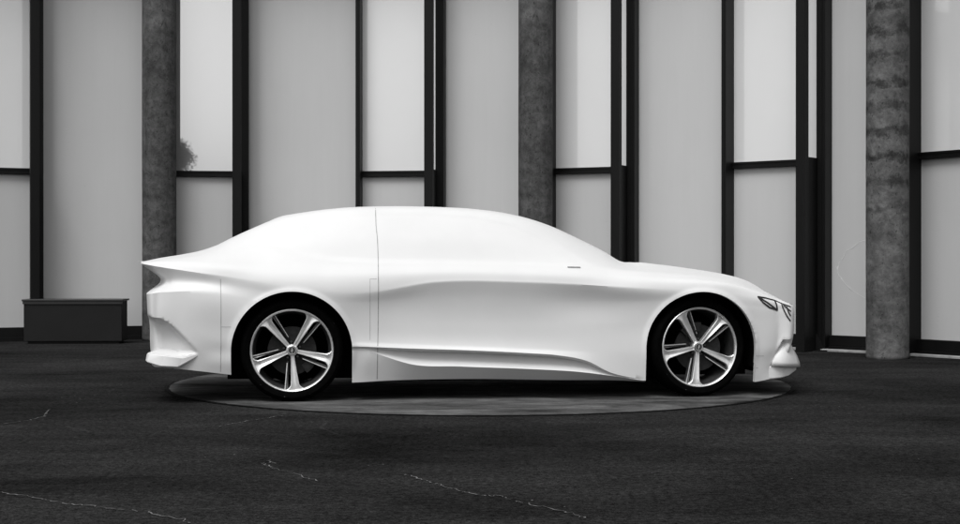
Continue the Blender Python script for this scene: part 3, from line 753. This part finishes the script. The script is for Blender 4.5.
# ---------------------------------------------------------------- wheels
TR = .357; RR = .288
def make_wheel():
    wh = empty('wheel', (0, 0, 0), 0, car)          # local: y = inward from outer face, z up
    b = MB()
    b.lathe([(RR - .004, .012), (RR + .004, .004), (RR + .015, -.004), (TR - .030, -.008), (TR - .014, .004), (TR - .004, .022), (TR, .05), (TR, .085), (TR - .006, .087), (TR - .006, .094), (TR, .096), (TR, .15),
             (TR - .006, .152), (TR - .006, .159), (TR, .161), (TR, .205), (TR - .006, .235), (TR - .03, .25), (RR, .245), (RR - .02, .2), (RR - .02, .05)], 128, True)
    b.build('tyre', M['rubber'], wh, True, 35)
    b = MB(); b.lathe([(RR - .016, .020), (RR - .012, .004), (RR - .004, -.001), (RR + .001, .004), (RR - .003, .014), (RR - .012, .024)], 128, True)
    rim = b.build('rim', M['alloy'], wh, True, 60)
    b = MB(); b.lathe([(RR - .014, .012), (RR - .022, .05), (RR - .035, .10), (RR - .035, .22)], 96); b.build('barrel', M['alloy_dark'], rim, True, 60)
    def spoke_mesh(w0, w1, r0, r1, d0, d1, vly, ang, curve=0.0, flare=0.0, o0=0.0, o1=0.0):
        b = MB(); vs = []; n = 14
        for i in range(n + 1):
            t = i / n; r = r0 + (r1 - r0) * t; wd = w0 + (w1 - w0) * t ** 1.3 + flare * max(0, t - .82) ** 2 * 12
            dp = d0 + (d1 - d0) * t - .018 * math.sin(math.pi * t)*0 + .016 * (1 - t) * 0
            off = o0 + (o1 - o0) * t
            prof = [(-wd, dp + .040), (-wd, dp + .003), (-wd * .86, dp), (-wd * .25, dp + vly * (1 - .3 * t)), (wd * .25, dp + vly * (1 - .3 * t)), (wd * .86, dp), (wd, dp + .003), (wd, dp + .040)]
            for x, y in prof:
                rr_ = min(math.hypot(r, x), 1) and r
                # follow the rim's circle at the end
                z = r - ((x + off) ** 2 / (2 * r1)) * (t ** 3)
                vs.append((x + off, y, z))
        fs = []
        for i in range(n):
            for j in range(7): fs.append((8 * i + j, 8 * i + j + 1, 8 * i + 9 + j, 8 * i + 8 + j))
        T = Matrix.Rotation(-(ang - math.pi / 2), 4, 'Y')
        b.add([T @ Vector(v) for v in vs], fs); return b
    for k in range(5):
        a = R(72 * k)
        spoke_mesh(.0135, .032, .035, RR - .008, .030, .010, .014, a, 0, .09).build('spoke', M['alloy'], wh, True, 28)
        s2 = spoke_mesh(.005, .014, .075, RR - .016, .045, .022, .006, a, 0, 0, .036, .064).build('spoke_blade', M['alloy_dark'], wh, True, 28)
        e = MB(); vs = []
        # bright outer edge of the recessed blade
        for r in (.085, .262):
            for x in (.036 + (r - .075) * .122 + .005 + (r - .075) * .046 - .004, .036 + (r - .075) * .122 + .005 + (r - .075) * .046 + .001):
                t = (r - .075) / (RR - .091); y = .045 + (.022 - .045) * t - .003
                vs.append(Vector((x, y, r)))
        T = Matrix.Rotation(-(a - math.pi / 2), 4, 'Y')
        vs = [T @ v for v in vs]; vs += [v + Vector((0, .01, 0)) for v in vs]
        e.add(vs, [(0, 1, 3, 2), (0, 2, 6, 4), (1, 5, 7, 3), (2, 3, 7, 6), (0, 4, 5, 1)]); e.build('edge', M['alloy'], s2)
    b = MB(); b.lathe([(.0, .030), (.026, .030), (.036, .034), (.042, .042), (.042, .09), (.0, .09)], 64); b.build('hub', M['alloy'], wh, True, 40)
    b = MB(); b.lathe([(.0001, .022), (.020, .022), (.0205, .0225), (.030, .0225), (.031, .030)], 48); cap = b.build('centre_cap', M['alloy_dark'], wh, True, 40)
    b = MB(); b.lathe([(.0245, .0222), (.0245, .018), (.0275, .018), (.0275, .0222)], 48); 
    z_ = [(-.030, -.004), (-.004, .002), (-.006, -.006), (.030, .004), (.004, -.002), (.006, .006)]
    vs = [(x * .85, .0185, z) for x, z in [(-.028, .0), (.003, .0065), (.001, .0018), (.028, .0), (-.003, -.0065), (-.001, -.0018)]]
    T = Matrix.Rotation(R(-35), 4, 'Y'); vs = [T @ Vector(v) for v in vs]; vs += [v + Vector((0, .0034, 0)) for v in vs]
    b.add(vs, [(0, 1, 2), (0, 2, 5), (2, 3, 5), (3, 4, 5), (0, 5, 4)][:0] + [(0, 1, 2, 3, 4, 5)] + [(i, (i + 1) % 6, 6 + (i + 1) % 6, 6 + i) for i in range(6)])
    b.build('emblem', M['alloy'], cap)
    for k in range(5):
        a = R(72 * k + 36); b = MB()
        b.lathe([(.0001, .046), (.007, .046), (.008, .06)], 12, False, Matrix.Translation((.058 * math.cos(a), 0, .058 * math.sin(a)))); b.build('wheel_nut', M['alloy_dark'], wh, True, 40)
    return wh
def make_brake(parent, uc, a):
    for near in (True, False):
        sgn = 1 if near else -1; y0 = .10 if near else 2 * HW - .10
        b = MB(); T = Matrix.Translation((uc, y0, .357))
        b.lathe([(.06, 0), (.17, 0), (.17, .025 * sgn), (.06, .025 * sgn)], 64, True, T); b.build('brake_disc', M['disc'], parent, True, 30)
        b = MB(); vs = []; n = 8
        for i in range(n + 1):
            q = a + R(-26 + 52 * i / n)
            for r in (.12, .185):
                for y in (-.035 * sgn, .05 * sgn): vs.append((uc + r * math.cos(q), y0 + y, .357 + r * math.sin(q)))
        fs = []
        for i in range(n):
            for (j, k) in ((0, 1), (1, 3), (3, 2), (2, 0)): fs.append((4 * i + j, 4 * i + k, 4 * i + 4 + k, 4 * i + 4 + j))
        fs += [(0, 1, 3, 2), (4 * n, 4 * n + 2, 4 * n + 3, 4 * n + 1)]
        b.add(vs, fs); b.build('brake_caliper', M['disc'], parent)
proto = make_wheel()
def copy_tree(o, parent):
    c_ = o.copy(); COL.objects.link(c_); c_.parent = parent
    for ch in list(o.children): copy_tree(ch, c_)
    return c_
def set_wheel(wh, u, v, spin, steer, flip=False):
    wh.location = (u, v, .357 + .006)
    m = Matrix.Rotation(steer + (math.pi if flip else 0), 4, 'Z') @ Matrix.Rotation(-spin, 4, 'Y')
    wh.rotation_euler = m.to_euler()
w2 = copy_tree(proto, car); w3 = copy_tree(proto, car); w4 = copy_tree(proto, car)
set_wheel(proto, 0, .012, R(59), 0)
set_wheel(w2, 2.92, .03, R(48), R(7))
set_wheel(w3, 0, 2 * HW - .012, R(20), 0, True)
set_wheel(w4, 2.92, 2 * HW - .03, R(70), R(7), True)
make_brake(car, 0, R(-30)); make_brake(car, 2.92, R(110))

# measured silhouette (printed while building)
if os.environ.get('SIL'):
    A = np.array([v.co[:] for v in body.data.vertices]); ax, ay = to_px(A)
    for x in (150, 180, 215, 229, 260, 290, 345, 378, 430, 470, 500, 525, 550, 580, 605, 620, 643, 685, 727, 748, 765, 781):
        m_ = np.abs(ax - x) < 1; print('SIL', x, round(ay[m_].min(), 1), round(ay[m_].max(), 1))
    for y in (263, 272, 280, 294, 312, 327, 337, 350, 360):
        m_ = np.abs(ay - y) < 1; print('ROW', y, round(ax[m_].min(), 1), round(ax[m_].max(), 1))
